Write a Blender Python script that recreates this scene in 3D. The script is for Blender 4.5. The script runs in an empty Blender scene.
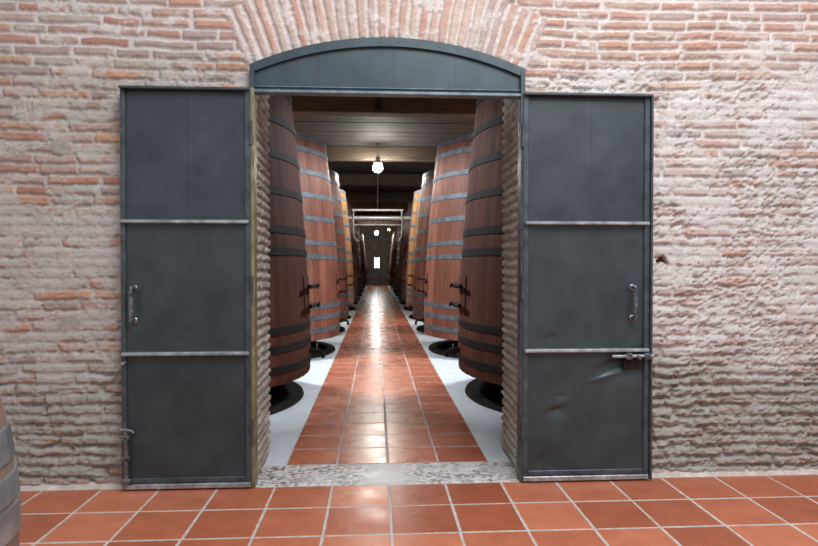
import bpy, math, random
import numpy as np

PI = math.pi
R = math.radians
scene = bpy.context.scene
COL = scene.collection
random.seed(7)

# ------------------------------------------------------------------ noise
_tabs = {}
def vnoise(x, y, seed):
    if seed not in _tabs:
        _tabs[seed] = np.random.RandomState(seed).rand(256, 256)
    t = _tabs[seed]
    xi = np.floor(x).astype(int); yi = np.floor(y).astype(int)
    fx = x - xi; fy = y - yi
    fx = fx * fx * (3 - 2 * fx); fy = fy * fy * (3 - 2 * fy)
    x0 = xi % 256; x1 = (xi + 1) % 256; y0 = yi % 256; y1 = (yi + 1) % 256
    return (t[x0, y0] * (1 - fx) + t[x1, y0] * fx) * (1 - fy) + (t[x0, y1] * (1 - fx) + t[x1, y1] * fx) * fy
def fbm(x, y, seed, octaves=4, gain=0.5):
    s = 0.0; a = 1.0; tot = 0.0
    for o in range(octaves):
        s = s + a * vnoise(x * 2 ** o + 13.7 * o, y * 2 ** o + 7.1 * o, seed + o)
        tot += a; a *= gain
    return s / tot
def sstep(a, b, x):
    t = np.clip((x - a) / (b - a), 0, 1)
    return t * t * (3 - 2 * t)
def hash2(a, b, seed):
    if seed not in _tabs:
        _tabs[seed] = np.random.RandomState(seed).rand(256, 256)
    return _tabs[seed][a.astype(int) % 256, (b.astype(int) * 7 + 3) % 256]
def lin(c):
    c = np.asarray(c, float) / 255.0
    return np.where(c <= 0.04045, c / 12.92, ((c + 0.055) / 1.055) ** 2.4)
def L(r, g, b):
    c = lin((r, g, b)); return (float(c[0]), float(c[1]), float(c[2]), 1.0)

# ------------------------------------------------------------------ mesh building
class MB:
    def __init__(s): s.v = []; s.f = []
    def add(s, vs, fs):
        o = len(s.v); s.v += [tuple(p) for p in vs]; s.f += [tuple(i + o for i in f) for f in fs]
        return s
    def box(s, x0, x1, y0, y1, z0, z1, b=0.0):
        if b <= 0:
            vs = [(x, y, z) for z in (z0, z1) for y in (y0, y1) for x in (x0, x1)]
            fs = [(0, 2, 3, 1), (4, 5, 7, 6), (0, 1, 5, 4), (2, 6, 7, 3), (0, 4, 6, 2), (1, 3, 7, 5)]
            return s.add(vs, fs)
        # chamfered box: three inset quads per axis
        c = ((x0 + x1) / 2, (y0 + y1) / 2, (z0 + z1) / 2)
        h = ((x1 - x0) / 2, (y1 - y0) / 2, (z1 - z0) / 2)
        vs = []; idx = {}
        for sx in (-1, 1):
            for sy in (-1, 1):
                for sz in (-1, 1):
                    for ax in range(3):
                        p = [sx * (h[0] - b), sy * (h[1] - b), sz * (h[2] - b)]
                        sg = (sx, sy, sz)
                        p[ax] = sg[ax] * h[ax]
                        idx[(sx, sy, sz, ax)] = len(vs)
                        vs.append((c[0] + p[0], c[1] + p[1], c[2] + p[2]))
        fs = []
        def q(*k): fs.append(tuple(idx[a] for a in k))
        for sg in (-1, 1):
            o = [(-1, -1), (1, -1), (1, 1), (-1, 1)]
            if sg < 0: o = o[::-1]
            q(*[(sg, a, c2, 0) for a, c2 in o])
            o2 = o[::-1]
            q(*[(a, sg, c2, 1) for a, c2 in o2])
            q(*[(a, c2, sg, 2) for a, c2 in o])
        for a in (-1, 1):
            for c2 in (-1, 1):
                e = [(a, c2, -1, 0), (a, c2, 1, 0), (a, c2, 1, 1), (a, c2, -1, 1)]
                q(*(e if a * c2 < 0 else e[::-1]))
                e = [(a, -1, c2, 0), (a, 1, c2, 0), (a, 1, c2, 2), (a, -1, c2, 2)]
                q(*(e if a * c2 > 0 else e[::-1]))
                e = [(-1, a, c2, 1), (1, a, c2, 1), (1, a, c2, 2), (-1, a, c2, 2)]
                q(*(e if a * c2 < 0 else e[::-1]))
        for sx in (-1, 1):
            for sy in (-1, 1):
                for sz in (-1, 1):
                    t = [(sx, sy, sz, 0), (sx, sy, sz, 1), (sx, sy, sz, 2)]
                    q(*(t if sx * sy * sz > 0 else t[::-1]))
        return s.add(vs, fs)
    def sweep(s, path, rad, n=8, twist=0.0, cap=True):
        """a tube along a list of points; rad a number or a list; twist turns the section along the way"""
        P = [np.array(p, float) for p in path]
        m = len(P)
        rads = rad if isinstance(rad, (list, tuple)) else [rad] * m
        T = []
        for i in range(m):
            t = P[min(i + 1, m - 1)] - P[max(i - 1, 0)]
            T.append(t / (np.linalg.norm(t) + 1e-12))
        up = np.array((0, 0, 1.0)) if abs(T[0][2]) < 0.9 else np.array((1.0, 0, 0))
        vs = []; fs = []
        nrm = np.cross(T[0], up); nrm /= np.linalg.norm(nrm)
        for i in range(m):
            nrm = nrm - T[i] * nrm.dot(T[i]); nrm /= np.linalg.norm(nrm)
            bi = np.cross(T[i], nrm)
            for k in range(n):
                a = 2 * PI * k / n + twist * i / max(1, m - 1)
                vs.append(tuple(P[i] + rads[i] * (math.cos(a) * nrm + math.sin(a) * bi)))
        for i in range(m - 1):
            for k in range(n):
                k2 = (k + 1) % n
                fs.append((i * n + k, i * n + k2, (i + 1) * n + k2, (i + 1) * n + k))
        if cap:
            fs.append(tuple(range(n))[::-1]); fs.append(tuple((m - 1) * n + k for k in range(n)))
        return s.add(vs, fs)
    def lathe(s, prof, n=48, closed=False, axis='z', at=(0, 0, 0), rmod=None):
        """turn (r, h) points about an axis; a radius of 0 closes the end"""
        vs = []; fs = []; rows = []
        for (r, h) in prof:
            row = []
            if r < 1e-6:
                row = [len(vs)] * n; vs.append((0, 0, h))
            else:
                for k in range(n):
                    a = 2 * PI * k / n
                    rr = r + (rmod(k) if rmod else 0)
                    row.append(len(vs)); vs.append((rr * math.cos(a), rr * math.sin(a), h))
            rows.append(row)
        pairs = list(zip(rows[:-1], rows[1:]))
        if closed: pairs.append((rows[-1], rows[0]))
        for a, b in pairs:
            for k in range(n):
                k2 = (k + 1) % n
                f = [a[k], a[k2], b[k2], b[k]]
                g = []
                for i in f:
                    if i not in g: g.append(i)
                if len(g) > 2: fs.append(tuple(g))
        if axis == 'x': vs = [(z, x, y) for x, y, z in vs]
        if axis == 'y': vs = [(y, z, x) for x, y, z in vs]
        vs = [(x + at[0], y + at[1], z + at[2]) for x, y, z in vs]
        return s.add(vs, fs)

def link(name, mesh, mat, parent=None, smooth=False, loc=None):
    o = bpy.data.objects.new(name, mesh); COL.objects.link(o)
    if mat is not None: mesh.materials.append(mat)
    if parent is not None: o.parent = parent
    if loc: o.location = loc
    if smooth:
        mesh.polygons.foreach_set('use_smooth', [True] * len(mesh.polygons))
    return o
def build(name, mb, mat, parent=None, smooth=False, loc=None, auto=None):
    me = bpy.data.meshes.new(name); me.from_pydata(mb.v, [], mb.f); me.update()
    o = link(name, me, mat, parent, smooth or auto is not None, loc)
    if auto is not None:
        me.set_sharp_from_angle(angle=R(auto))
    return o
def tag(o, label=None, cat=None, group=None, kind=None):
    if label: o['label'] = label
    if cat: o['category'] = cat
    if group: o['group'] = group
    if kind: o['kind'] = kind
    return o
def thing(name, label, cat, loc=(0, 0, 0), rz=0.0, group=None, kind=None):
    o = bpy.data.objects.new(name, None); COL.objects.link(o)
    o.location = loc; o.rotation_euler = (0, 0, rz); o.empty_display_size = 0.1
    return tag(o, label, cat, group, kind)
def grid_mesh(name, X, Y, Z, color=None, keep=None, flip=False):
    """a dense sheet from 2-D coordinate arrays, with a colour per point"""
    nu, nv = X.shape
    idx = np.arange(nu * nv).reshape(nu, nv)
    q = np.stack([idx[:-1, :-1], idx[1:, :-1], idx[1:, 1:], idx[:-1, 1:]], -1).reshape(-1, 4)
    if flip: q = q[:, ::-1]
    if keep is not None: q = q[keep[:-1, :-1].reshape(-1)]
    co = np.stack([X, Y, Z], -1).reshape(-1, 3)
    used = np.unique(q); remap = np.zeros(len(co), int); remap[used] = np.arange(len(used))
    co = co[used]; q = remap[q]
    me = bpy.data.meshes.new(name)
    me.vertices.add(len(co)); me.vertices.foreach_set('co', co.astype(np.float32).ravel())
    me.loops.add(q.size); me.loops.foreach_set('vertex_index', q.astype(np.int32).ravel())
    me.polygons.add(len(q)); me.polygons.foreach_set('loop_start', np.arange(0, q.size, 4, dtype=np.int32))
    me.polygons.foreach_set('loop_total', np.full(len(q), 4, np.int32))
    me.update(calc_edges=True)
    if color is not None:
        a = me.color_attributes.new('Col', 'FLOAT_COLOR', 'POINT')
        c = np.concatenate([color.reshape(-1, 3)[used], np.ones((len(used), 1))], 1)
        a.data.foreach_set('color', c.astype(np.float32).ravel())
    me.polygons.foreach_set('use_smooth', np.ones(len(q), bool))
    return me

# ------------------------------------------------------------------ materials
def new_mat(name):
    m = bpy.data.materials.new(name); m.use_nodes = True
    nt = m.node_tree; b = nt.nodes['Principled BSDF']
    return m, nt, b
def noise_node(nt, scale, detail=4, rough=0.55, vec=None, dist=0.0):
    n = nt.nodes.new('ShaderNodeTexNoise')
    n.inputs['Scale'].default_value = scale; n.inputs['Detail'].default_value = detail
    n.inputs['Roughness'].default_value = rough; n.inputs['Distortion'].default_value = dist
    if vec is not None: nt.links.new(vec, n.inputs['Vector'])
    return n
def ramp(nt, fac, stops):
    r = nt.nodes.new('ShaderNodeValToRGB'); nt.links.new(fac, r.inputs[0])
    e = r.color_ramp.elements
    while len(e) < len(stops): e.new(0.5)
    for i, (p, c) in enumerate(stops): e[i].position = p; e[i].color = c if len(c) == 4 else (*c, 1)
    return r
def objvec(nt, scale=(1, 1, 1)):
    t = nt.nodes.new('ShaderNodeTexCoord'); mp = nt.nodes.new('ShaderNodeMapping')
    mp.inputs['Scale'].default_value = scale
    nt.links.new(t.outputs['Object'], mp.inputs['Vector'])
    return mp.outputs['Vector']
def bump(nt, b, h, strength, dist):
    n = nt.nodes.new('ShaderNodeBump'); n.inputs['Strength'].default_value = strength
    n.inputs['Distance'].default_value = dist
    nt.links.new(h, n.inputs['Height']); nt.links.new(n.outputs[0], b.inputs['Normal'])
def mixc(nt, fac, a, b_, mode='MIX'):
    m = nt.nodes.new('ShaderNodeMix'); m.data_type = 'RGBA'; m.blend_type = mode
    for v, i in ((fac, 0), (a, 6), (b_, 7)):
        if hasattr(v, 'is_linked'): nt.links.new(v, m.inputs[i])
        else: m.inputs[i].default_value = v
    return m.outputs[2]

def mat_plain(name, c1, c2, rough, metal=0.0, scale=6.0, bs=0.0, bd=0.002, spec=0.5, stretch=(1, 1, 1), r2=None, stops=(0.35, 0.68)):
    m, nt, b = new_mat(name)
    v = objvec(nt, stretch)
    n = noise_node(nt, scale, 6, 0.6, v)
    r = ramp(nt, n.outputs[0], [(stops[0], c1), (stops[1], c2)])
    nt.links.new(r.outputs[0], b.inputs['Base Color'])
    b.inputs['Roughness'].default_value = rough; b.inputs['Metallic'].default_value = metal
    b.inputs['Specular IOR Level'].default_value = spec
    if r2 is not None:
        n3 = noise_node(nt, scale * 0.6, 5, 0.6, v)
        mr = nt.nodes.new('ShaderNodeMapRange'); nt.links.new(n3.outputs[0], mr.inputs[0])
        mr.inputs[1].default_value = 0.3; mr.inputs[2].default_value = 0.7
        mr.inputs[3].default_value = rough; mr.inputs[4].default_value = r2
        nt.links.new(mr.outputs[0], b.inputs['Roughness'])
    if bs:
        n2 = noise_node(nt, scale * 5, 5, 0.6, v)
        bump(nt, b, n2.outputs[0], bs, bd)
    return m

def mat_brick(name):
    m, nt, b = new_mat(name)
    a = nt.nodes.new('ShaderNodeAttribute'); a.attribute_name = 'Col'
    v = objvec(nt)
    n = noise_node(nt, 70, 6, 0.65, v)
    r = ramp(nt, n.outputs[0], [(0.3, (0.80, 0.79, 0.785, 1)), (0.7, (1.13, 1.13, 1.13, 1))])
    nt.links.new(mixc(nt, 1.0, a.outputs['Color'], r.outputs[0], 'MULTIPLY'), b.inputs['Base Color'])
    b.inputs['Roughness'].default_value = 0.93; b.inputs['Specular IOR Level'].default_value = 0.2
    n2 = noise_node(nt, 160, 6, 0.7, v)
    bump(nt, b, n2.outputs[0], 0.4, 0.003)
    return m

def mat_tile(name, rough=0.3, r2=0.42, dark=1.0):
    m, nt, b = new_mat(name)
    a = nt.nodes.new('ShaderNodeAttribute'); a.attribute_name = 'Col'
    v = objvec(nt)
    n = noise_node(nt, 7, 3, 0.5, v)
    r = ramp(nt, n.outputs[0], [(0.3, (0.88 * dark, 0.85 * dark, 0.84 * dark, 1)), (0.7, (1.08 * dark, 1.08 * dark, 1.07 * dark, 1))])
    nt.links.new(mixc(nt, 1.0, a.outputs['Color'], r.outputs[0], 'MULTIPLY'), b.inputs['Base Color'])
    n3 = noise_node(nt, 5, 3, 0.5, v)
    mr = nt.nodes.new('ShaderNodeMapRange'); nt.links.new(n3.outputs[0], mr.inputs[0])
    mr.inputs[1].default_value = 0.3; mr.inputs[2].default_value = 0.7
    mr.inputs[3].default_value = rough; mr.inputs[4].default_value = r2
    nt.links.new(mr.outputs[0], b.inputs['Roughness'])
    n2 = noise_node(nt, 3, 2, 0.5, v)
    bump(nt, b, n2.outputs[0], 0.10, 0.006)
    return m

def mat_staves(name, c1, c2, c3, n_staves, rough=0.5):
    """upright wooden staves: a tone per stave, grain drawn along the height"""
    m, nt, b = new_mat(name)
    t = nt.nodes.new('ShaderNodeTexCoord')
    sp = nt.nodes.new('ShaderNodeSeparateXYZ'); nt.links.new(t.outputs['Object'], sp.inputs[0])
    at = nt.nodes.new('ShaderNodeMath'); at.operation = 'ARCTAN2'
    nt.links.new(sp.outputs[1], at.inputs[0]); nt.links.new(sp.outputs[0], at.inputs[1])
    mu = nt.nodes.new('ShaderNodeMath'); mu.operation = 'MULTIPLY_ADD'
    nt.links.new(at.outputs[0], mu.inputs[0]); mu.inputs[1].default_value = n_staves / (2 * PI); mu.inputs[2].default_value = n_staves
    fl = nt.nodes.new('ShaderNodeMath'); fl.operation = 'FLOOR'; nt.links.new(mu.outputs[0], fl.inputs[0])
    oi = nt.nodes.new('ShaderNodeObjectInfo')
    ad = nt.nodes.new('ShaderNodeMath'); ad.operation = 'MULTIPLY_ADD'
    nt.links.new(oi.outputs['Random'], ad.inputs[0]); ad.inputs[1].default_value = 91.0; nt.links.new(fl.outputs[0], ad.inputs[2])
    wn = nt.nodes.new('ShaderNodeTexWhiteNoise'); wn.noise_dimensions = '1D'; nt.links.new(ad.outputs[0], wn.inputs['W'])
    r = ramp(nt, wn.outputs['Value'], [(0.0, c1), (0.5, c2), (1.0, c3)])
    mp = nt.nodes.new('ShaderNodeMapping'); mp.inputs['Scale'].default_value = (14, 14, 0.7)
    nt.links.new(t.outputs['Object'], mp.inputs[0])
    g = noise_node(nt, 2.2, 6, 0.65, mp.outputs[0], 0.3)
    gr = ramp(nt, g.outputs[0], [(0.3, (0.66, 0.64, 0.62, 1)), (0.7, (1.18, 1.18, 1.18, 1))])
    st = noise_node(nt, 1.3, 4, 0.6, t.outputs['Object'])
    sr = ramp(nt, st.outputs[0], [(0.35, (0.78, 0.76, 0.76, 1)), (0.65, (1.1, 1.1, 1.1, 1))])
    c = mixc(nt, 1.0, r.outputs[0], gr.outputs[0], 'MULTIPLY')
    c = mixc(nt, 1.0, c, sr.outputs[0], 'MULTIPLY')
    nt.links.new(c, b.inputs['Base Color'])
    b.inputs['Roughness'].default_value = rough; b.inputs['Specular IOR Level'].default_value = 0.3
    bump(nt, b, g.outputs[0], 0.25, 0.004)
    return m

def mat_emit(name, c, s):
    m, nt, b = new_mat(name)
    b.inputs['Base Color'].default_value = (*c[:3], 1)
    b.inputs['Emission Color'].default_value = (*c[:3], 1); b.inputs['Emission Strength'].default_value = s
    return m

M = {}
M['brick'] = mat_brick('old_brick')
M['tile'] = mat_tile('terracotta_tile', 0.22, 0.42)
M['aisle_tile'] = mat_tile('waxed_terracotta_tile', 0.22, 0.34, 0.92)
M['grout'] = mat_plain('grey_grout', L(176, 166, 160), L(212, 204, 198), 0.9, scale=20, bs=0.4)
M['mortar'] = mat_plain('pale_mortar', L(176, 160, 150), L(214, 200, 192), 0.9, scale=14, bs=0.5, bd=0.006)
M['concrete'] = mat_plain('painted_concrete', L(200, 209, 215), L(220, 227, 232), 0.45, scale=3, bs=0.15, r2=0.62)
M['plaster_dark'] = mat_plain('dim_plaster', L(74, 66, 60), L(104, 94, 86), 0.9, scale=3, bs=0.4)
M['paint'] = mat_plain('slate_painted_steel', L(49, 57, 61), L(64, 72, 76), 0.34, metal=0.25, scale=4, bs=0.06, bd=0.002, r2=0.52)
M['paint_edge'] = mat_plain('worn_painted_steel', L(54, 62, 66), L(80, 88, 92), 0.36, metal=0.3, scale=12, r2=0.5)
M['rail_blue'] = mat_plain('rubbed_blue_steel', L(92, 108, 118), L(128, 142, 150), 0.36, metal=0.3, scale=10, r2=0.5)
M['worn_edge'] = mat_plain('bare_rubbed_steel', L(128, 134, 138), L(190, 194, 196), 0.34, metal=0.55, scale=14)
M['transom_paint'] = mat_plain('teal_grey_painted_steel', L(46, 59, 66), L(60, 74, 81), 0.36, metal=0.2, scale=5, bs=0.05, r2=0.5)
M['black_iron'] = mat_plain('black_wrought_iron', L(70, 74, 77), L(150, 154, 157), 0.26, metal=0.8, scale=30, bs=0.3)
M['brass_strip'] = mat_plain('yellowed_steel', L(112, 104, 72), L(152, 144, 108), 0.45, metal=0.4, scale=12)
M['red_wood'] = mat_staves('reddish_oak_staves', L(126, 80, 63), L(144, 94, 76), L(158, 108, 90), 56, 0.55)
M['shade_brown_wood'] = mat_staves('shade_brown_oak_staves', L(74, 37, 25), L(88, 46, 32), L(100, 56, 40), 56, 0.8)  # brown oak, colour darkened for the shade on the first vat pair
M['gold_wood'] = mat_staves('golden_oak_staves', L(140, 104, 68), L(158, 120, 80), L(172, 134, 94), 56, 0.5)
M['hoop'] = mat_plain('grey_hoop_steel', L(84, 92, 100), L(122, 130, 138), 0.55, metal=0.3, scale=8, bs=0.1, r2=0.68)
M['dark_iron_shade'] = mat_plain('dark_iron_with_shade', L(27, 23, 21), L(40, 34, 30), 0.75, metal=0.0, spec=0.2, scale=8, bs=0.1)  # dark iron; also paints shade on the first hoops and door dent
M['hoop_bright'] = mat_plain('galvanised_hoop_steel', L(130, 136, 140), L(178, 182, 185), 0.35, metal=0.55, scale=10, bs=0.1)
M['barrel_wood'] = mat_staves('pale_oak_staves', L(140, 120, 107), L(156, 135, 122), L(170, 150, 138), 26, 0.6)
M['shadow_disc'] = mat_plain('disc_shadow_dark', L(26, 24, 22), L(38, 35, 32), 0.92, spec=0.15, scale=6, bs=0.3)  # near-black, for the vats' shadow on the floor
M['bearer'] = mat_plain('old_timber', L(66, 50, 40), L(92, 70, 54), 0.8, scale=4, stretch=(1, 8, 8), bs=0.3)
M['ceil'] = mat_plain('dark_boards', L(34, 33, 33), L(58, 55, 54), 0.8, scale=2.5, stretch=(0.5, 6, 6), bs=0.3)
M['beam'] = mat_plain('brown_beam', L(60, 51, 42), L(86, 74, 59), 0.8, scale=2.5, stretch=(0.6, 8, 8), bs=0.4)
M['brass'] = mat_plain('aged_brass', L(120, 100, 66), L(156, 134, 92), 0.35, metal=0.8, scale=20)
M['pipe'] = mat_plain('grey_pipe', L(136, 135, 134), L(168, 166, 164), 0.4, metal=0.4, scale=8)
M['cord'] = mat_plain('black_cord', L(22, 22, 22), L(36, 36, 36), 0.6, scale=20)
M['porcelain'] = mat_plain('white_socket', L(190, 188, 180), L(210, 208, 200), 0.4, scale=10)
M['stone_worn'] = mat_tile('worn_speckled_stone', 0.34, 0.5)
M['stone'] = mat_plain('worn_threshold_stone', L(150, 142, 140), L(218, 215, 215), 0.36, scale=34, bs=0.5, bd=0.008, stops=(0.40, 0.60), r2=0.7)
M['bulb'] = mat_emit('lit_bulb', (1.0, 0.95, 0.87), 420.0)
M['amber'] = mat_emit('amber_bulb', (1.0, 0.55, 0.15), 40.0)
M['sky_pane'] = mat_emit('daylit_pane', (0.86, 0.94, 1.0), 4.0)

# ------------------------------------------------------------------ the brick wall
YW = 3.80                     # face of the wall
WT = 0.62                     # its thickness
XL, XR = -0.772, 0.935        # doorway
XC = (XL + XR) / 2; HW = (XR - XL) / 2 + 0.022
Z_SPRING = 2.665; RISE = 0.185
RI = (HW * HW + RISE * RISE) / (2 * RISE); ZC = Z_SPRING + RISE - RI
def arch_z(x):
    return ZC + np.sqrt(np.maximum(RI * RI - (x - XC) ** 2, 0))

C = dict(pink=lin((176, 147, 136)), red=lin((180, 128, 112)), orange=lin((184, 142, 116)), mauve=lin((160, 144, 140)), tan=lin((178, 161, 148)))
def bricks(U, V, seed, pitch=0.066, blen=0.30, single=None, jv=0.009, ragged=None):
    wu = (fbm(U * 9, V * 9, seed + 40, 3) - 0.5) * 0.016
    wv = (fbm(U * 7, V * 12, seed + 50, 3) - 0.5) * 0.016 + (fbm(U * 0.7, V * 0.7, seed + 60, 2) - 0.5) * 0.05
    if ragged is not None: wv = wv * (1 + ragged)
    u = U + wu; v = V + wv
    c = np.floor(v / pitch); fv = v / pitch - c
    rs = np.random.RandomState(seed)
    off = rs.rand(256) * 3; ln = blen * (0.85 + 0.35 * rs.rand(256)); ph = rs.rand(256) * 6
    ci = c.astype(int) % 256
    if single is None:
        uo = (u + off[ci]) / ln[ci] + 0.16 * np.sin(2.1 * (u / blen) + ph[ci])
        bl = ln[ci]
    else:
        uo = u / single + 40; bl = single
    i = np.floor(uo); fu = uo - i
    r1 = hash2(c, i, seed + 1); r2 = hash2(c, i, seed + 2); r3 = hash2(c, i, seed + 3)
    du = np.minimum(fu, 1 - fu) * bl; dv = np.minimum(fv, 1 - fv) * pitch
    jn = fbm(U * 22, V * 22, seed + 70, 3)
    jw = jv * (0.55 + 0.95 * jn)
    e = np.minimum(du - jw, dv - jw * (0.8 + 0.6 * r3))
    prof = sstep(-0.002, 0.0075, e)
    h = prof * (0.75 + 0.5 * r1)
    h = h + prof * ((fu - 0.5) * (r2 - 0.5) * 0.35 + (fv - 0.5) * (r3 - 0.5) * 0.3)
    t = r2
    k = [C['pink'], C['red'], C['orange'], C['mauve'], C['tan'], C['pink']]
    x = t * (len(k) - 1); a = np.floor(x).astype(int); f = (x - a)[..., None]
    K = np.array(k); a2 = np.minimum(a + 1, len(k) - 1)
    col = K[a] * (1 - f) + K[a2] * f
    col = col * (0.82 + 0.3 * r1[..., None])
    return h, col, prof, r3

def wall_fields(U, V, seed=11, arch=True, lower=None):
    """relief (metres out of the wall face) and colour of the old whitewashed masonry"""
    rag = sstep(0.95, 0.55, V) * 0.8
    h, col, prof, r3 = bricks(U, V, seed, ragged=rag)
    if arch:
        r = np.hypot(U - XC, V - ZC); th = np.arctan2(U - XC, V - ZC)
        ha, ca, pa, ra = bricks(r - RI - 0.005, th * (RI + 0.2) + 10, seed + 100, pitch=0.068, single=0.40, jv=0.010)
        ina = (r > RI - 0.02) & (r < RI + 0.40) & (np.abs(th) < R(24.2))
        h = np.where(ina, ha, h); prof = np.where(ina, pa, prof); r3 = np.where(ina, ra, r3)
        col = np.where(ina[..., None], ca * np.array([1.2, 1.2, 1.2]), col)
    right = sstep(-0.6, 1.2, U)
    top = sstep(2.55, 2.80, V + (fbm(U * 2, V * 2, seed + 5, 3) - 0.5) * 0.3)
    low = sstep(0.92, 0.55, V + (fbm(U * 1.5, V * 3, seed + 6, 3) - 0.5) * 0.5)
    midl = sstep(1.95, 1.55, V + (fbm(U * 1.5, V * 1.5, seed + 7, 3) - 0.5) * 0.5)
    S = (0.46 + 0.32 * midl) * (1 - right) + 0.62 * right
    S = S * (1 - top) + 0.28 * top
    if arch: S = np.where(ina, 0.30, S)
    S = S * (1 - low) + 0.56 * low
    n1 = fbm(U * 5, V * 9, seed + 8, 5, 0.6)
    n2 = fbm(U * 24, V * 34, seed + 9, 4, 0.6)
    smear = S + (n1 - 0.5) * 1.5 + (r3 - 0.5) * 0.35
    msk = sstep(0.42, 0.72, smear + (n2 - 0.5) * 0.9)          # where mortar wash lies over the brick
    rough = (n2 - 0.5) * 0.012
    hb = h * (0.012 + 0.003 * top) + rough * 0.8
    hm = 0.0070 + (n1 - 0.5) * 0.007 + (n2 - 0.5) * 0.0075 + h * (0.0042 + 0.005 * low)
    joint = (1 - prof) * (1 - msk)
    H = hb * (1 - msk) + hm * msk
    H = H - joint * (0.001 + 0.006 * low + 0.004 * (1 - top))
    band = fbm(U * 3, V * 13, seed + 21, 4, 0.6)
    H = H - low * (1 - prof) * 0.006 - low * sstep(0.60, 0.74, band) * 0.014 + low * (n2 - 0.5) * 0.018
    pit = sstep(0.66, 0.73, fbm((U + V * 0.3) * 30, (V - U * 0.35) * 58, seed + 22, 3, 0.5) + 0.75 * (fbm(U * 3.5, V * 3.5, seed + 26, 3) - 0.5) - 0.015) * (1 - top * 0.75) * (0.3 + 0.6 * right)
    H = H - pit * 0.015
    mort = lin((178, 171, 164)) * (1 - right[..., None]) + lin((200, 194, 190)) * right[..., None]
    mort = mort * (1 - low[..., None]) + lin((160, 155, 147)) * low[..., None]
    mort = mort * (1 - top[..., None]) + lin((200, 192, 187)) * top[..., None]
    mort = mort * (0.86 + 0.3 * fbm(U * 8, V * 16, seed + 23, 4)[..., None])
    blush = sstep(0.45, 0.7, fbm(U * 4, V * 8, seed + 24, 4))[..., None] * 0.35 * (1 - low[..., None])
    mort = mort * (1 - blush) + mort * np.array([1.0, 0.88, 0.85]) * blush
    wash = np.clip(0.10 + 0.38 * right * (1 - top) + 0.4 * low + (n1 - 0.5) * 0.9, 0, 0.8)[..., None]
    evn = (0.45 * top * (0.4 + 0.6 * right))[..., None]
    if arch: evn = np.where(ina[..., None], 0.25, evn)
    col = col * (1 - evn) + lin((178, 146, 134)) * evn
    bc = col * (1 - wash) + mort * wash
    m2 = np.maximum(msk * 0.92, (1 - prof) * 0.9)[..., None]
    cc = bc * (1 - m2) + mort * m2
    cc = cc * (1 - pit[..., None] * 0.25) + lin((150, 104, 82)) * pit[..., None] * 0.25
    return H, np.clip(cc, 0.01, 0.95)

step = 0.0075
us = np.arange(-4.0, 4.6 + step, step); vs = np.arange(-0.01, 4.0 + step, step)
U, V = np.meshgrid(us, vs, indexing='ij')
H, CC = wall_fields(U, V)
# a bolt hole knocked into the wall beside the dented door
d = np.hypot((U - 1.90) / 0.040, (V - 1.427 - 0.02 * np.cos((U - 1.9) * 60)) / 0.022)
hole = sstep(1.15, 0.8, d); H = H - hole * 0.05
CC = CC * (1 - hole[..., None]) + lin((112, 66, 42)) * hole[..., None]
for (px, pz, sx, sz) in ((-1.972, 2.154, 0.07, 0.05), (-1.929, 1.04, 0.09, 0.04)):   # two grey cement repairs
    d = np.hypot((U - px) / sx, (V - pz) / sz) + (fbm(U * 20, V * 20, 400, 3) - 0.5) * 0.9
    k = sstep(1.1, 0.8, d)[..., None]
    CC = CC * (1 - 0.6 * k) + lin((146, 139, 133)) * 0.6 * k
    H = H * (1 - k[..., 0]) + k[..., 0] * (0.012 + (fbm(U * 30, V * 30, 410, 3) - 0.5) * 0.006)
inside = (U > XL - 0.015) & (U < XR + 0.008) & (V < arch_z(U) - 0.012)
me = grid_mesh('wall_front', U, YW - H, V, CC, ~inside)
wall = link('wall_front', me, M['brick'])
tag(wall, 'old whitewashed brick wall with a fanned brick arch over the doorway', 'wall', kind='structure')

def core_piece(name, mb, parent):
    return build(name, mb, M['plaster_dark'], parent)
mb = MB()
mb.box(-4.4, XL - 0.06, YW + 0.05, YW + WT, -0.02, 4.75)
mb.box(XR + 0.06, 4.8, YW + 0.05, YW + WT, -0.02, 4.75)
xs = np.linspace(XL - 0.06, XR + 0.06, 25)
for a, b_ in zip(xs[:-1], xs[1:]):
    mb.box(a, b_, YW + 0.05, YW + WT, float(max(arch_z(a), arch_z(b_))) + 0.05, 4.75)
core_piece('wall_backing', mb, wall)

# reveals of the doorway: ragged bare brick ends
def jamb(name, side, seed, label):
    u_ = np.arange(0, WT + 0.006, 0.0065); v_ = np.arange(-0.01, 2.80, 0.0065)
    U, V = np.meshgrid(u_, v_, indexing='ij')
    h, col, prof, r3 = bricks(U, V, seed, pitch=0.064, blen=0.21, jv=0.010, ragged=0.7 * np.ones_like(U))
    n2 = fbm(U * 30, V * 40, seed + 9, 4, 0.6)
    H = 0.008 + h * 0.012 + (n2 - 0.5) * 0.014 - (1 - prof) * 0.004
    g = sstep(0.3, 0.75, fbm(U * 5, V * 9, seed + 8, 4))[..., None]
    grey = lin((176, 170, 161)); warm = lin((176, 160, 148))
    cc = (grey * (1 - g) + warm * g) * (0.75 + 0.5 * r3[..., None])
    m2 = (1 - prof)[..., None] * 0.7
    cc = cc * (1 - m2) + lin((150, 141, 130)) * m2
    if side < 0:
        me = grid_mesh(name, XL - 0.022 - 0.022 * U / WT + H, YW + 0.01 + U, V, np.clip(cc, 0.01, 0.9))
    else:
        me = grid_mesh(name, XR + 0.022 + 0.022 * U / WT - H, YW + 0.01 + U, V, np.clip(cc, 0.01, 0.9), flip=True)
    o = link(name, me, M['brick'])
    return tag(o, label, 'door jamb', kind='structure')
jamb('door_jamb', -1, 310, 'ragged bare brick reveal of the doorway beside the door with the drop bolt')
jamb('door_jamb', 1, 320, 'ragged bare brick reveal of the doorway beside the dented door')
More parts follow.
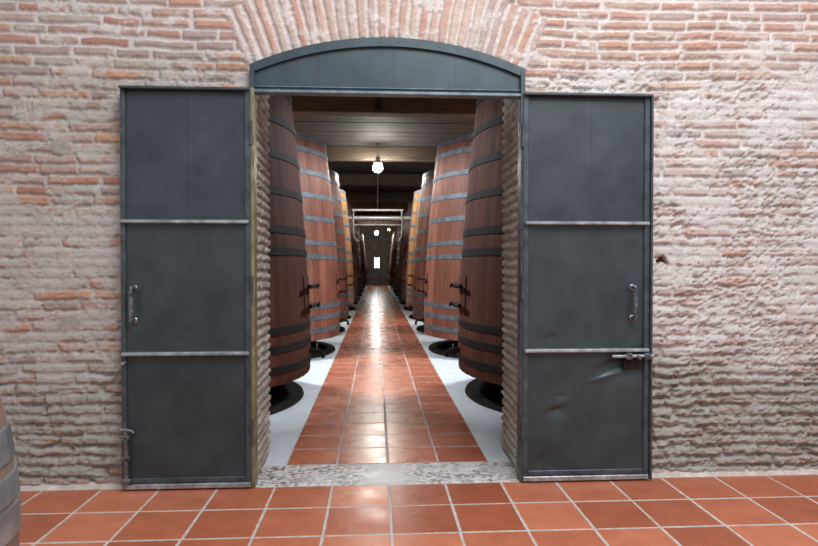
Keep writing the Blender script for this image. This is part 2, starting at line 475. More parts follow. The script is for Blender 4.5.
# brick underside of the arch
u_ = np.arange(-HW - 0.04, HW + 0.05, 0.01); v_ = np.arange(0, WT + 0.008, 0.01)
U, V = np.meshgrid(u_, v_, indexing='ij')
h, col, prof, r3 = bricks(V, U + 5, 330, pitch=0.072, blen=0.22)
me = grid_mesh('arch_soffit', XC + U, YW + 0.01 + V, arch_z(XC + U) + 0.012 - 0.018 * h, np.clip(col * 0.9, 0.01, 0.9), flip=True)
tag(link('arch_soffit', me, M['brick']), 'brick underside of the low arch over the doorway', 'arch', kind='structure')

# ------------------------------------------------------------------ floors
T = 0.360; X0 = 0.080; GR = 0.0125
def tiles(name, cells, mat, seed, base):
    """one floor of separate rounded clay tiles standing a little proud of their grout"""
    rs = np.random.RandomState(seed)
    V_, F_, K_ = [], [], []
    for (x0, x1, y0, y1) in cells:
        g = GR / 2
        jx, jy = (rs.rand(2) - 0.5) * 0.003
        x0, x1, y0, y1 = x0 + g + jx, x1 - g + jx, y0 + g + jy, y1 - g + jy
        e = 0.004; t = rs.rand()
        dz = (rs.rand(4) - 0.5) * 0.0016
        c = base[0] * (1 - t) + base[1] * t
        if rs.rand() < 0.2: c = c * base[2]
        o = len(V_)
        ring = [(x0, y0), (x1, y0), (x1, y1), (x0, y1)]
        inn = [(x0 + e, y0 + e), (x1 - e, y0 + e), (x1 - e, y1 - e), (x0 + e, y1 - e)]
        V_ += [(x, y, -0.012) for x, y in ring] + [(x, y, -0.0016 + dz[i]) for i, (x, y) in enumerate(ring)] + [(x, y, dz[i]) for i, (x, y) in enumerate(inn)]
        for i in range(4):
            j = (i + 1) % 4
            F_ += [(o + i, o + j, o + 4 + j, o + 4 + i), (o + 4 + i, o + 4 + j, o + 8 + j, o + 8 + i)]
        F_.append((o + 8, o + 9, o + 10, o + 11))
        K_ += [c] * 12
    me = bpy.data.meshes.new(name); me.from_pydata(V_, [], F_); me.update()
    a = me.color_attributes.new('Col', 'FLOAT_COLOR', 'POINT')
    a.data.foreach_set('color', np.concatenate([np.array(K_), np.ones((len(K_), 1))], 1).astype(np.float32).ravel())
    return link(name, me, mat)
Y0 = 3.40; YTH = 3.735; YTB = 4.137
cells = []
for i in range(-12, 13):
    for j in range(-1, 20):
        a = Y0 - j * T; 
        y0, y1 = a - T, a
        if j == -1: y0, y1 = Y0, Y0 + T if not (-3 <= i <= 2) else YTH
        cells.append((X0 + i * T, X0 + (i + 1) * T, y0, y1))
TB = (lin((172, 94, 66)), lin((202, 122, 90)), np.array([0.86, 0.84, 0.84]))
fl = tiles('floor_front', cells, M['tile'], 5, TB)
tag(fl, 'square terracotta tiled floor before the brick wall', 'floor', kind='structure')
build('grout_bed', MB().box(-4.4, 4.8, Y0 - 19 * T - 0.3, 3.84, -0.05, -0.0012), M['grout'], fl)
cells = []
NR = 108
for j in range(NR):
    for i in range(-2, 2):
        cells.append((X0 + i * T, X0 + (i + 1) * T, YTB + j * T * 0.995, YTB + (j + 1) * T * 0.995))
YEND = 42.6
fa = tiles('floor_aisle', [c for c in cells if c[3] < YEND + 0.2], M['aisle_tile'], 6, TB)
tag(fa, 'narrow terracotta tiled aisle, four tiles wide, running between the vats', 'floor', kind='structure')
build('grout_bed', MB().box(X0 - 2 * T, X0 + 2 * T, YTB, YEND, -0.05, -0.0012), M['grout'], fa)
fc = build('floor_cellar', MB().box(-4.2, X0 - 2 * T, YTB - 0.02, YEND, -0.05, 0.0).box(X0 + 2 * T, 4.6, YTB - 0.02, YEND, -0.05, 0.0), M['concrete'])
tag(fc, 'pale grey concrete cellar floor under the vats on both sides of the aisle', 'floor', kind='structure')
# threshold: a worn stone sill across the doorway
u_ = np.arange(XL - 0.04, XR + 0.045, 0.008); v_ = np.arange(YTH, YTB, 0.008)
U, V = np.meshgrid(u_, v_, indexing='ij')
n = fbm(U * 22, V * 22, 500, 4, 0.6)
edge = np.minimum(np.minimum(V - YTH, YTB - V) / 0.02, 1.0)
mid = np.exp(-((U - XC + 0.02) / 0.16) ** 2)
Z = 0.004 + (n - 0.5) * 0.010 * (1 - 0.8 * mid) - (1 - np.clip(edge, 0, 1)) * 0.006
sp = sstep(0.50, 0.58, fbm(U * 42, V * 60, 510, 3, 0.6)) * (1 - 0.92 * mid) * (0.45 + 0.55 * sstep(0.3, 0.6, fbm(U * 5, V * 5, 515, 2)))
CT = lin((214, 210, 209)) * (1 - sp[..., None]) + lin((128, 116, 114)) * sp[..., None]
me = grid_mesh('threshold', U, V, Z - sp * 0.002, CT)
o = link('threshold', me, M['stone_worn'])
tag(o, 'worn grey stone threshold laid across the doorway', 'threshold', kind='structure')
build('threshold_bed', MB().box(XL - 0.04, XR + 0.04, YTH, YTB, -0.05, -0.006), M['stone'], o)
# mortar fillets where the wall meets the tiles
def fillet(name, x0, x1, seed, label):
    n_ = int((x1 - x0) / 0.02)
    xs = np.linspace(x0, x1, n_); w = 0.02 + 0.014 * fbm(xs * 6, xs * 0, seed, 3)
    mb = MB(); vs_, fs_ = [], []
    for x, k in zip(xs, w):
        vs_ += [(x, YW - 0.014 - k, -0.002), (x, YW - 0.012 - k * 0.7, 0.012), (x, YW + 0.02, 0.030)]
    for i in range(n_ - 1):
        for j in range(2):
            a = i * 3 + j
            fs_.append((a, a + 3, a + 4, a + 1))
    mb.add(vs_, fs_)
    o = build(name, mb, M['mortar'], smooth=True)
    return tag(o, label, 'mortar strip', kind='structure')
fillet('trim_1', -4.0, XL - 0.04, 520, 'mortar strip along the wall foot behind the door with the drop bolt')
fillet('trim_2', XR + 0.04, 4.6, 530, 'mortar strip along the wall foot behind the dented door')

# ------------------------------------------------------------------ steel doors
def door(name, x0, x1, hinge, label, seed, dents=()):
    """a leaf of sheet steel folded back flat against the wall; hinge -1: hinged on its low-x edge"""
    ZB, ZT = 0.012, 2.505
    YF = 3.700                                  # face of the frame
    W = x1 - x0
    t = thing(name, label, 'door', ((x0 + x1) / 2, YF, ZB), kind='structure')
    hx = W / 2; HT = ZT - ZB
    rails = [(0.0, 0.075), (0.832, 0.030), (1.652, 0.030), (HT - 0.035, 0.035)]
    fw = 0.036
    # sheets between the rails, dished and dented as thin steel is
    zz = [0.02, 0.845, 1.665, HT - 0.02]
    for k in range(3):
        za, zb = zz[k], zz[k + 1]
        u_ = np.linspace(-hx + 0.012, hx - 0.012, 90); v_ = np.linspace(za, zb, 90)
        U, V = np.meshgrid(u_, v_, indexing='ij')
        D = (fbm(U * 2.2 + k * 9, V * 2.2, seed, 3) - 0.5) * 0.012
        seam = np.abs(U - 0.02)
        D = D - 0.0022 * np.exp(-(seam / 0.006) ** 2) * (k == 2)
        for (dx, dz, sx, sz, dep, rot) in dents:
            a = (U - dx) * math.cos(rot) + (V - dz) * math.sin(rot); b_ = -(U - dx) * math.sin(rot) + (V - dz) * math.cos(rot)
            D = D + dep * np.exp(-(a / sx) ** 2) * np.where(b_ > 0, np.exp(-(b_ / (sz * 0.35)) ** 2), np.exp(-(b_ / sz) ** 2))
        me = grid_mesh('panel', U, 0.022 + D, V)
        link('panel', me, M['paint'], t)
    build('backing_sheet', MB().box(-hx + 0.01, hx - 0.01, 0.060, 0.064, 0.01, HT - 0.01), M['paint'], t)
    for sx in (-1, 1):
        w = fw if sx != -hinge else fw * (1.0 if hinge < 0 else 0.8)
        a, b_ = (-hx, -hx + w) if sx < 0 else (hx - w, hx)
        st = build('stile', MB().box(a, b_, 0.006, 0.066, 0.0, HT, 0.004), M['paint_edge'], t)
        mr = MB()
        for z in np.arange(0.14, HT - 0.05, 0.235):
            mr.lathe([(0.0, -0.0035), (0.004, -0.003), (0.0065, 0.0)], 10, axis='y', at=((a + b_) / 2, 0.0065, float(z)))
        build('rivet_line', mr, M['paint_edge'], st, smooth=True)
    # flat strips: raised angle-iron rails with a rubbed upper edge
    for i, (z, h) in enumerate(rails):
        dpt = 0.0 if i in (1, 2) else 0.004
        rr = MB()
        if i == 0:
            rr.box(-hx + 0.004, hx - 0.004, 0.0, 0.05, 0.0, 0.030, 0.003)
        elif i == 3:
            rr.box(-hx + 0.004, hx - 0.004, -0.022, 0.05, HT - 0.016, HT, 0.003)
        else:
            rr.box(-hx + 0.010, hx - 0.010, -0.020, 0.03, z, z + 0.022, 0.005)
        rail = build('rail', rr, M['paint_edge'] if i == 3 else M['worn_edge'], t)
        if i in (1, 2):
            tag(rail, 'rubbed bare steel crossrail')
    build('kick_strip', MB().box(-hx + fw, hx - fw, 0.010, 0.03, 0.034, 0.066, 0.004), M['paint_edge'], t)
    # rivets down the sheets
    mr = MB()
    rs = random.Random(seed)
    for z in np.arange(0.95, HT - 0.1, 0.165):
        if abs(z - 1.66) < 0.05: continue
        mr.lathe([(0.0, -0.004), (0.0035, -0.003), (0.006, 0.0)], 10, axis='y', at=(0.02 + rs.uniform(-.004, .004), 0.020, float(z)))
    build('rivet_line', mr, M['paint_edge'], t, smooth=True)
    # hinge knuckles on the doorway side
    hxp = -hx if hinge < 0 else hx
    for z in (0.35, 1.25, 2.22):
        build('hinge', MB().lathe([(0.0, -0.075), (0.010, -0.075), (0.010, 0.075), (0.0, 0.075)], 12, at=(hxp - hinge * -0.002, 0.006, z)), M['paint_edge'], t, auto=40)
    # twisted iron pull handle
    px = (-hx + 0.078) if hinge > 0 else (hx - 0.112)
    pull = build('pull_handle', MB().sweep([(px, -0.032, 1.05 + 0.20 * i / 40) for i in range(41)],
                 [0.013 + 0.002 * math.sin(PI * i / 40) for i in range(41)], 4, twist=5.0 * PI), M['black_iron'], t, auto=30)
    for z, n in ((1.05, 'foot'), (1.25, 'foot')):
        m_ = MB().sweep([(px, 0.02, z), (px, -0.02, z), (px, -0.036, z + (0.006 if z > 1.1 else -0.006))], [0.011, 0.009, 0.010], 8)
        m_.lathe([(0.0, -0.008), (0.016, -0.006), (0.022, 0.0), (0.022, 0.004)], 14, axis='y', at=(px, 0.014, z))
        build('mount', m_, M['black_iron'], pull, auto=40)
    return t, hx, HT

dl, hx, HT = door('door_1', -1.579, -0.784, 1, 'slate painted steel door leaf with a tall drop bolt at its outer foot', 601,
                  dents=((0.1, 0.5, 0.25, 0.3, 0.004, 0.3),))
# tall drop bolt at the foot of its outer edge
bz = MB()
bz.sweep([(-hx + 0.035, -0.014, 0.03 + 0.345 * i / 60) for i in range(61)], 0.015, 4, twist=9 * PI)
bolt = build('drop_bolt', bz, M['black_iron'], dl, auto=30)
build('bolt_handle', MB().sweep([(-hx + 0.004, -0.018, 0.378), (-hx + 0.035, -0.02, 0.380), (-hx + 0.075, -0.022, 0.372), (-hx + 0.085, -0.022, 0.360)], [0.007, 0.009, 0.007, 0.006], 8), M['worn_edge'], bolt, auto=40)
for z in (0.06, 0.20, 0.33):
    build('bolt_keeper', MB().box(-hx + 0.008, -hx + 0.062, -0.028, 0.01, z - 0.014, z + 0.014, 0.004), M['black_iron'], bolt)
build('latch_stub', MB().lathe([(0, -0.035), (0.010, -0.033), (0.010, 0.01), (0, 0.01)], 12, axis='y', at=(-hx + 0.025, 0.0, 0.790)), M['worn_edge'], dl, auto=40)

dr, hx, HT = door('door_2', 0.939, 1.772, -1, 'slate painted steel door leaf with dented bottom sheet and a sliding bolt', 602,
                  dents=((0.235, 0.775, 0.14, 0.085, 0.034, 0.40), (0.17, 0.685, 0.12, 0.022, -0.014, 0.30), (-0.19, 0.455, 0.055, 0.05, 0.020, 0.25), (-0.16, 0.55, 0.03, 0.02, 0.008, 0.2),
                         (-0.25, 0.15, 0.12, 0.09, 0.008, 0.5), (0.02, 0.42, 0.02, 0.05, 0.005, 0.0), (-0.23, 0.93, 0.04, 0.04, 0.007, 0.3)))
build('dent_shade_plate', MB().box(hx - 0.175, hx - 0.040, -0.006, 0.016, 0.722, 0.832, 0.004), M['dark_iron_shade'], dr)  # dark plate added as the shade in the dent below the bolt
sb = build('sliding_bolt', MB().sweep([(hx - 0.26, -0.024, 0.806), (hx + 0.015, -0.024, 0.808)], 0.0115, 10), M['worn_edge'], dr, auto=40)
for x in (hx - 0.15, hx - 0.03):
    build('bolt_keeper', MB().box(x - 0.02, x + 0.02, -0.042, 0.012, 0.786, 0.828, 0.005), M['black_iron'], sb)
build('bolt_knob', MB().sweep([(hx - 0.095, -0.03, 0.808), (hx - 0.095, -0.07, 0.800)], [0.008, 0.012], 10), M['black_iron'], sb, auto=40)
build('edge_flange', MB().box(hx, hx + 0.014, -0.012, 0.055, 0.0, HT, 0.003), M['paint_edge'], dr)

# steel angle frame lining the doorway
for nm, x0, x1, lab, mt in (('door_frame', XL - 0.016, XL + 0.008, 'yellowed steel doorway post beside the door with the drop bolt', 'brass_strip'),
                        ('door_frame', XR - 0.010, XR + 0.014, 'grey steel doorway post beside the dented door', 'paint_edge')):
    o = build(nm, MB().box(x0, x1, 3.715, 3.80, 0.0, 2.515, 0.003), M[mt])
    tag(o, lab, 'door frame', kind='structure')

# arched steel transom over the opening
tz0 = 2.500
tr = thing('transom_panel', 'arched blue grey steel panel filling the head of the doorway', 'panel', (XC, 3.76, tz0), kind='structure')
hw = 0.876
def tarch(x, inset=0.0):
    rr = RI - inset
    return ZC + math.sqrt(max(rr * rr - x * x, 0)) - tz0
n = 40
for k, (xa, xb) in enumerate(((-hw + 0.02, -0.4515), (-0.450, 0.0295), (0.031, 0.4215), (0.423, hw - 0.02))):
    xs = np.linspace(xa, xb, 14); vs_, fs_ = [], []
    for x in xs:
        z1 = tarch(x) - 0.02
        for y in (0.0, 0.006):
            vs_ += [(x, y, 0.02), (x, y, z1)]
    for i in range(13):
        a = i * 4; b_ = a + 4
        fs_ += [(a, b_, b_ + 1, a + 1), (a + 2, a + 3, b_ + 3, b_ + 2), (a + 1, b_ + 1, b_ + 3, a + 3), (a, a + 2, b_ + 2, b_)]
    fs_ += [(0, 1, 3, 2), (52, 54, 55, 53)]
    build('panel', MB().add(vs_, fs_), M['transom_paint'], tr)
xs = np.linspace(-hw, hw, n); vs_, fs_ = [], []
for x in xs:
    zt, zb = tarch(x) + 0.004, tarch(x) - 0.052
    vs_ += [(x, -0.022, zb), (x, -0.022, zt), (x, 0.03, zt), (x, 0.03, zb)]
for i in range(n - 1):
    a = i * 4; b_ = a + 4
    for j in range(4):
        j2 = (j + 1) % 4
        fs_.append((a + j, b_ + j, b_ + j2, a + j2))
fs_ += [(0, 1, 2, 3), ((n - 1) * 4 + 3, (n - 1) * 4 + 2, (n - 1) * 4 + 1, (n - 1) * 4)]
build('arch_rim', MB().add(vs_, fs_), M['transom_paint'], tr)
for sx in (-1, 1):
    a, b_ = (-hw, -hw + 0.03) if sx < 0 else (hw - 0.03, hw)
    build('end_post', MB().box(a, b_, -0.030, 0.03, 0.0, tarch(hw) - 0.02, 0.003), M['transom_paint'], tr)
build('bottom_rail', MB().box(-hw, hw, -0.040, 0.03, -0.012, 0.008, 0.004), M['rail_blue'], tr)
build('upper_rail', MB().box(-hw + 0.03, hw - 0.03, -0.012, 0.01, 0.030, 0.038, 0.003), M['rail_blue'], tr)
mr = MB()
for i in range(14):
    x = -hw + 0.06 + i * (2 * hw - 0.12) / 13
    mr.lathe([(0, -0.002), (0.003, -0.0015), (0.005, 0)], 8, axis='y', at=(x, -0.022, tarch(x) - 0.026))
build('rivet_line', mr, M['paint_edge'], tr, smooth=True)

# ------------------------------------------------------------------ the cellar shell
def sbox(name, label, cat, mat, *b):
    o = build(name, MB().box(*b), mat); return tag(o, label, cat, kind='structure')
sbox('wall_left', 'dim plaster cellar wall behind the vats on the drop bolt side', 'wall', M['plaster_dark'], -4.4, -4.2, 4.40, YEND + 0.2, -0.05, 4.75)
sbox('wall_right', 'dim plaster cellar wall behind the vats on the dented door side', 'wall', M['plaster_dark'], 4.6, 4.8, 4.40, YEND + 0.2, -0.05, 4.75)
# end wall with a small bright window over a dark low opening
wx0, wx1, wz0, wz1 = -0.19, 0.25, 1.22, 2.06
mb = MB()
mb.box(-4.4, wx0, YEND, YEND + 0.3, -0.05, 4.75).box(wx1, 4.8, YEND, YEND + 0.3, -0.05, 4.75)
mb.box(wx0, wx1, YEND, YEND + 0.3, -0.05, wz0).box(wx0, wx1, YEND, YEND + 0.3, wz1, 4.75)
tag(build('wall_end', mb, M['plaster_dark']), 'dark far end wall of the cellar with one small lit window', 'wall', kind='structure')
wn = thing('window_1', 'small bright two pane window in the far end wall', 'window', ((wx0 + wx1) / 2, YEND + 0.10, wz0), kind='structure')
ww = (wx1 - wx0) / 2
for a, b_ in ((-ww + 0.04, -0.05), (0.05, ww - 0.04)):
    build('pane', MB().box(a, b_, 0.0, 0.01, 0.04, 0.80), M['sky_pane'], wn)
build('window_frame', MB().box(-ww, ww, -0.02, 0.03, 0, 0.04).box(-ww, ww, -0.02, 0.03, 0.80, 0.84).box(-ww, -ww + 0.04, -0.02, 0.03, 0.04, 0.80).box(ww - 0.04, ww, -0.02, 0.03, 0.04, 0.80), M['bearer'], wn)
build('mullion', MB().box(-0.05, 0.05, -0.02, 0.03, 0.04, 0.80), M['bearer'], wn)
# board ceiling and cross beams
mb = MB()
y = YW + WT - 0.02; rs = random.Random(3)
while y < YEND + 0.2:
    w = 0.23; dz = rs.uniform(-0.006, 0.006)
    mb.box(-4.4, 4.8, y, y + w - 0.012, 4.55 + dz, 4.60, 0.004); y += w
mb.box(-4.4, 4.8, YW + 0.05, YEND + 0.3, 4.60, 4.75)
tag(build('ceiling', mb, M['ceil']), 'dark boarded cellar ceiling above the vats', 'ceiling', kind='structure')
ords = ['first', 'second', 'third', 'fourth', 'fifth', 'sixth', 'seventh', 'eighth', 'ninth', 'tenth', 'eleventh', 'twelfth']
for i in range(7):
    yb = 10.7 + 4.7 * i
    o = build('ceiling_beam', MB().box(-4.2, 4.6, yb, yb + 0.30, 4.19, 4.55, 0.012), M['beam'])
    tag(o, ords[i] + ' brown timber beam from the doorway crossing the cellar ceiling', 'beam', 'ceiling beams', 'structure')

# ------------------------------------------------------------------ the vats
VH = 3.115; ZV = 0.28; RB, RT = 1.45, 1.215; NST = 56
def rad(z):
    t = z / VH
    return RB + (RT - RB) * t + 0.045 * math.sin(PI * min(1, max(0, t))) - 0.012 * max(0, 1 - z / 0.15)
def hoop_mesh(z, w, th=0.007, n=112):
    prof = [(rad(z) + 0.002, z), (rad(z) + th, z + 0.004), (rad(z + w) + th, z + w - 0.004), (rad(z + w) + 0.002, z + w)]
    prof += [(rad(z + w) - 0.01, z + w), (rad(z) - 0.01, z)]
    return MB().lathe(prof, n, closed=True)
def make_vat():
    t = thing('wine_vat', 'x', 'vat')
    zs = [0.0, 0.02] + [VH * i / 16 for i in range(1, 16)] + [VH - 0.02, VH]
    prof = [(0.0, 0.07), (RB - 0.09, 0.07), (RB - 0.065, 0.0)] + [(rad(z) - (0.006 if z in (0.0, VH) else 0), z) for z in zs]
    prof += [(RT - 0.06, VH), (RT - 0.065, VH - 0.10), (0.0, VH - 0.10)]
    mb = MB().lathe(prof, NST * 3, rmod=lambda k: (-0.007 if k % 3 == 0 else 0.0))
    build('staves', mb, M['red_wood'], t, auto=25)
    for za in (3.312, 3.12, 2.78, 2.43, 2.08, 1.71, 1.50, 0.75, 0.58, 0.385):
        build('hoop', hoop_mesh(za - ZV, 0.078), M['hoop'], t, auto=30)
    # access hatch on the aisle side with two iron clamp bars
    hz = 1.09 - ZV
    r = rad(hz)
    mb = MB(); vs_, fs_ = [], []
    nU, nV = 9, 7
    for side, off in ((0, 0.012), (1, -0.004)):
        for i in range(nU):
            for j in range(nV):
                a = (i / (nU - 1) - 0.5) * 0.30; z = hz + (j / (nV - 1) - 0.5) * 0.40
                rr = rad(z) + off
                vs_.append((rr * math.cos(a), rr * math.sin(a), z))
    def id_(s, i, j): return s * nU * nV + i * nV + j
    for i in range(nU - 1):
        for j in range(nV - 1):
            fs_.append((id_(0, i, j), id_(0, i + 1, j), id_(0, i + 1, j + 1), id_(0, i, j + 1)))
    for i in range(nU - 1):
        fs_ += [(id_(1, i, 0), id_(1, i + 1, 0), id_(0, i + 1, 0), id_(0, i, 0)), (id_(0, i, nV - 1), id_(0, i + 1, nV - 1), id_(1, i + 1, nV - 1), id_(1, i, nV - 1))]
    for j in range(nV - 1):
        fs_ += [(id_(0, 0, j), id_(0, 0, j + 1), id_(1, 0, j + 1), id_(1, 0, j)), (id_(1, nU - 1, j), id_(1, nU - 1, j + 1), id_(0, nU - 1, j + 1), id_(0, nU - 1, j))]
    hatch = build('hatch', MB().add(vs_, fs_), M['red_wood'], t, auto=30)
    for z in (hz - 0.10, hz + 0.10):
        rr = rad(z)
        m_ = MB().sweep([(rr + 0.052, -0.26, z), (rr + 0.070, 0.0, z), (rr + 0.052, 0.26, z)], [0.022, 0.030, 0.022], 8)
        m_.sweep([(rr + 0.02, 0, z), (rr + 0.13, 0, z)], 0.013, 8)
        m_.sweep([(rr + 0.115, -0.055, z - 0.02), (rr + 0.115, 0.055, z + 0.02)], 0.010, 8)
        build('clamp_bar', m_, M['dark_iron_shade'], hatch, auto=40)
    # brass tap near the foot
    tz = 0.50 - ZV; rr = rad(tz)
    m_ = MB().sweep([(rr - 0.01, 0, tz), (rr + 0.10, 0, tz), (rr + 0.135, 0, tz - 0.02), (rr + 0.14, 0, tz - 0.075)], [0.024, 0.020, 0.019, 0.022], 12)
    m_.lathe([(0.0, -0.03), (0.03, -0.03), (0.034, 0.0), (0.03, 0.03), (0.0, 0.03)], 14, axis='x', at=(rr + 0.02, 0, tz))
    tap = build('tap', m_, M['dark_iron_shade'], t, auto=40)
    build('tap_lever', MB().sweep([(rr + 0.07, 0, tz + 0.01), (rr + 0.07, 0, tz + 0.055), (rr + 0.075, 0.05, tz + 0.065)], [0.009, 0.009, 0.007], 8), M['black_iron'], tap, auto=40)
    # low disc modelled as the vat's floor shadow, and timber bearers
    build('shadow_disc', MB().lathe([(0.0, -ZV), (1.35, -ZV), (1.37, -ZV + 0.012), (1.36, -ZV + 0.04), (0.0, -ZV + 0.04)], 72), M['shadow_disc'], t, auto=40)
    for x in (-0.62, 0.0, 0.62):
        l = math.sqrt(1.05 ** 2 - x * x)
        build('bearer', MB().box(x - 0.09, x + 0.09, -l, l, -ZV + 0.04, 0.07, 0.008), M['bearer'], t)
    return t
def copy_tree(o, parent=None):
    c = o.copy(); COL.objects.link(c)
    if parent is not None: c.parent = parent
    for ch in kids.get(o.name, ()): copy_tree(ch, c)
    return c
proto = make_vat()
kids = {}
for o in list(COL.objects):
    if o.parent is not None: kids.setdefault(o.parent.name, []).append(o)
nv = 12
side_words = {-1: 'in the row behind the drop bolt door', 1: 'in the row behind the dented door'}
wood_words = {'red_wood': 'reddish oak', 'shade_brown_wood': 'shade-dark brown oak', 'gold_wood': 'golden oak'}
wood = ['shade_brown_wood', 'red_wood', 'red_wood', 'gold_wood', 'red_wood', 'red_wood', 'shade_brown_wood', 'gold_wood', 'red_wood', 'shade_brown_wood', 'red_wood', 'shade_brown_wood']  # shade brown is meant for the first pair, reused deeper in
def sub(o):
    r_ = [o]
    for ch in o.children: r_ += sub(ch)
    return r_
first = True
trees = []
for s in (-1, 1):
    for i in range(nv):
        t = proto if first else copy_tree(proto)
        first = False
        c = {-1: 2.05, 1: 2.235}[s] + (0.10 if i == 0 else 0.0)
        t.location = (s * c, 6.65 + 3.05 * i - (0.4 if i == 0 else 0.0), ZV)
        t.rotation_euler = (0, 0, (0 if s < 0 else PI))
        w = wood[i]
        place = ords[i] + ('')
        tag(t, f'{wood_words[w]} vat, {place} from the doorway {side_words[s]}', 'vat', 'wine vats along the aisle')
        trees.append((t, w))
bpy.context.view_layer.update()
for t, w in trees:
    for o in sub(t):
        if o.name.split('.')[0] in ('staves', 'hatch'):
            o.material_slots[0].link = 'OBJECT'; o.material_slots[0].material = M[w]
        if o.name.split('.')[0] == 'hoop' and t in (trees[0][0], trees[nv][0]):
            o.material_slots[0].link = 'OBJECT'; o.material_slots[0].material = M['dark_iron_shade']  # shade painted into the first pair's hoops by a darker colour

# ------------------------------------------------------------------ lamps and pipes
def pendant(label, x, y, z, ztop, rb=0.125, mat='bulb'):
    t = thing('pendant_lamp', label, 'lamp', (x, y, z))
    k = rb / 0.058
    build('bulb', MB().lathe([(0, -0.058 * k), (0.030 * k, -0.05 * k), (0.052 * k, -0.026 * k), (0.058 * k, 0.0), (0.05 * k, 0.03 * k), (0.03 * k, 0.056 * k), (0.018 * k, 0.075 * k), (0, 0.078 * k)], 20), M[mat], t, smooth=True)
    build('socket', MB().lathe([(0.0, 0.080 * k), (0.022 * k, 0.079 * k), (0.046 * k, 0.046 * k), (0.052 * k, 0.046 * k), (0.030 * k, 0.088 * k), (0.020 * k, 0.13 * k), (0.010, 0.145 * k), (0, 0.145 * k)], 16), M['porcelain'], t, auto=40)
    build('cord', MB().sweep([(0, 0, 0.140 * k), (0.003, 0, (ztop - z) * 0.5), (0, 0, ztop - z - 0.02)], 0.006, 8), M['cord'], t)
    build('ceiling_rose', MB().lathe([(0, ztop - z - 0.03), (0.035, ztop - z - 0.028), (0.045, ztop - z), (0, ztop - z)], 16), M['cord'], t, auto=40)
    return t
pendant('large bare lit bulb hanging on a cord nearest the doorway', 0.035, 15.1, 3.93, 4.545)
pendant('smaller bare lit bulb hanging deep in the aisle beyond the pipes', 0.0, 38.0, 3.54, 4.545)
pendant('tiny amber bulb hanging beyond the pipes near the golden vats', 0.70, 33.0, 3.45, 4.545, 0.06, 'amber')

first_beam = bpy.data.objects['ceiling_beam']
build('conduit', MB().sweep([(0.04, 10.672, 4.22), (0.04, 10.672, 4.545)], 0.022, 10), M['cord'], first_beam, auto=40)
build('junction_box', MB().box(-0.01, 0.09, 10.635, 10.70, 4.22, 4.32, 0.008), M['cord'], first_beam)
pr = thing('pipe_rack', 'grey pipe frame hung across the aisle between the vats', 'pipes', (0.035, 16.9, 2.52))
px = 0.69
build('crossbar', MB().box(-px - 0.05, px + 0.05, -0.03, 0.03, 0.46, 0.52, 0.006), M['pipe'], pr)
build('crossbar', MB().sweep([(-px, 0, 0.06), (px, 0, 0.06)], 0.022, 10), M['pipe'], pr, auto=40)
build('pipe', MB().sweep([(-px - 0.45, 0.10, 0.26), (px + 0.45, 0.10, 0.26)], 0.07, 16), M['pipe'], pr, auto=40)
for s in (-1, 1):
    build('post', MB().sweep([(s * px, 0, 0.47), (s * (px + 0.015), 0, 0.2), (s * px, 0, -0.25), (s * (px - 0.10), 0, -0.42)], 0.026, 10), M['pipe'], pr, auto=40)
build('hanger_rod', MB().sweep([(0, 0, 0.50), (0, 0, 2.03)], 0.012, 8), M['cord'], pr)
build('hose_loop', MB().sweep([(0.16 * math.sin(a), 0.18, 0.22 + 0.15 * math.cos(a)) for a in np.linspace(0.3, 2 * PI - 0.3, 24)], 0.013, 8), M['cord'], pr, smooth=True)

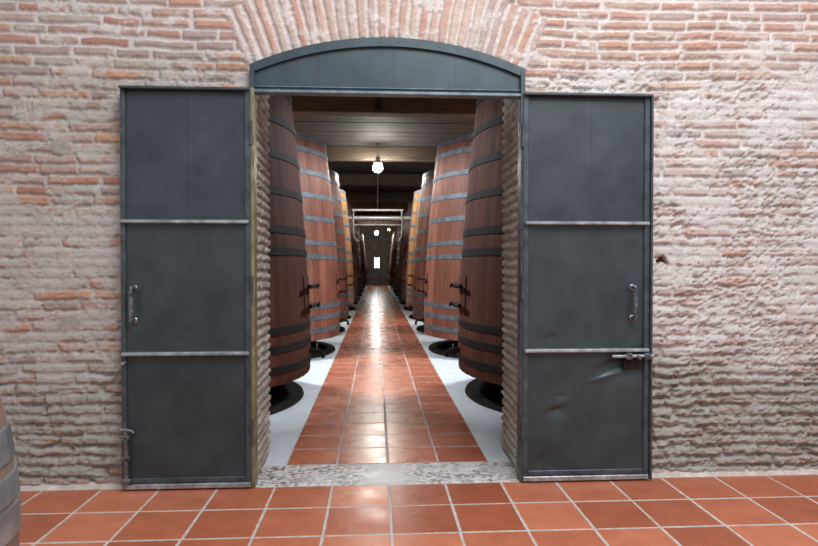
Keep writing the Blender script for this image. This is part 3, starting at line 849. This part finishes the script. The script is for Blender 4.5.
# ------------------------------------------------------------------ the oak barrel at the edge of the view
bt = thing('oak_barrel', 'pale upright oak barrel with wide grey hoops before the brick wall', 'barrel', (-1.51, 1.72, 0.0))
BH = 1.12
def brad(z):
    t = (z / BH - 0.5) * 2
    return 0.425 - 0.078 * abs(t) ** 1.9
zs = [BH * i / 20 for i in range(21)]
prof = [(0, 0.03), (brad(0) - 0.035, 0.03), (brad(0) - 0.03, 0.0)] + [(brad(z), z) for z in zs] + [(brad(BH) - 0.028, BH), (brad(BH) - 0.035, BH - 0.04), (0, BH - 0.04)]
build('staves', MB().lathe(prof, 26 * 4, rmod=lambda k: (-0.003 if k % 4 == 0 else 0)), M['barrel_wood'], bt, auto=30)
for z, w in ((0.012, 0.09), (0.14, 0.075), (0.265, 0.075), (0.806, 0.10), (0.690, 0.08), (0.582, 0.095)):
    a, b_ = z, z + w
    prof = [(brad(a) + 0.001, a), (brad(a) + 0.006, a + 0.003), (brad(b_) + 0.006, b_ - 0.003), (brad(b_) + 0.001, b_), (brad(b_) - 0.008, b_), (brad(a) - 0.008, a)]
    build('hoop', MB().lathe(prof, 96, closed=True), M['hoop_bright'], bt, auto=30)

# ------------------------------------------------------------------ light and camera
w = bpy.data.worlds.new('World'); scene.world = w; w.use_nodes = True
nt = w.node_tree
bg = nt.nodes['Background']; bg.inputs[0].default_value = (0.86, 0.93, 1.0, 1); bg.inputs[1].default_value = 0.68
def area(name, loc, target, size, size_y, power, color):
    l = bpy.data.lights.new(name, 'AREA'); l.shape = 'RECTANGLE'; l.size = size; l.size_y = size_y; l.energy = power; l.color = color
    o = bpy.data.objects.new(name, l); COL.objects.link(o); o.location = loc
    dx, dy, dz = (target[i] - loc[i] for i in range(3))
    o.rotation_euler = (math.atan2(math.hypot(dx, dy), -dz), 0, math.atan2(dy, dx) - PI / 2)
    return o
area('ceiling_daylight', (1.6, 0.6, 5.2), (1.2, 3.0, 1.2), 3.4, 2.4, 270, (0.96, 0.98, 1.0))
for i in range(5):                       # unseen lamps added between the vats to light the cellar
    for s in (-1, 1):
        l = bpy.data.lights.new('unseen_cellar_lamp', 'SPOT'); l.energy = 720 if i == 0 else 260; l.color = (0.90, 0.95, 1.0); l.shadow_soft_size = 0.15
        l.spot_size = R(168); l.spot_blend = 0.25
        o = bpy.data.objects.new('unseen_cellar_lamp', l); COL.objects.link(o); o.location = (0.09 + s * 2.3, 8.05 + 3.05 * i * (1 if i < 3 else 1.6), 3.9)

cam = bpy.data.cameras.new('Camera'); co = bpy.data.objects.new('Camera', cam); COL.objects.link(co)
cam.sensor_fit = 'HORIZONTAL'; cam.sensor_width = 36.0; cam.lens = 585 / 818 * 36.0
cam.clip_start = 0.05; cam.clip_end = 200
co.location = (0, 0, 1.40)
co.rotation_euler = (R(90) - math.atan(7 / 585), 0, -math.atan(32.5 / 585))
scene.camera = co
scene.view_settings.view_transform = 'Standard'; scene.view_settings.look = 'None'
scene.view_settings.gamma = 1.0; scene.view_settings.use_curve_mapping = False
scene.view_settings.exposure = 0.0
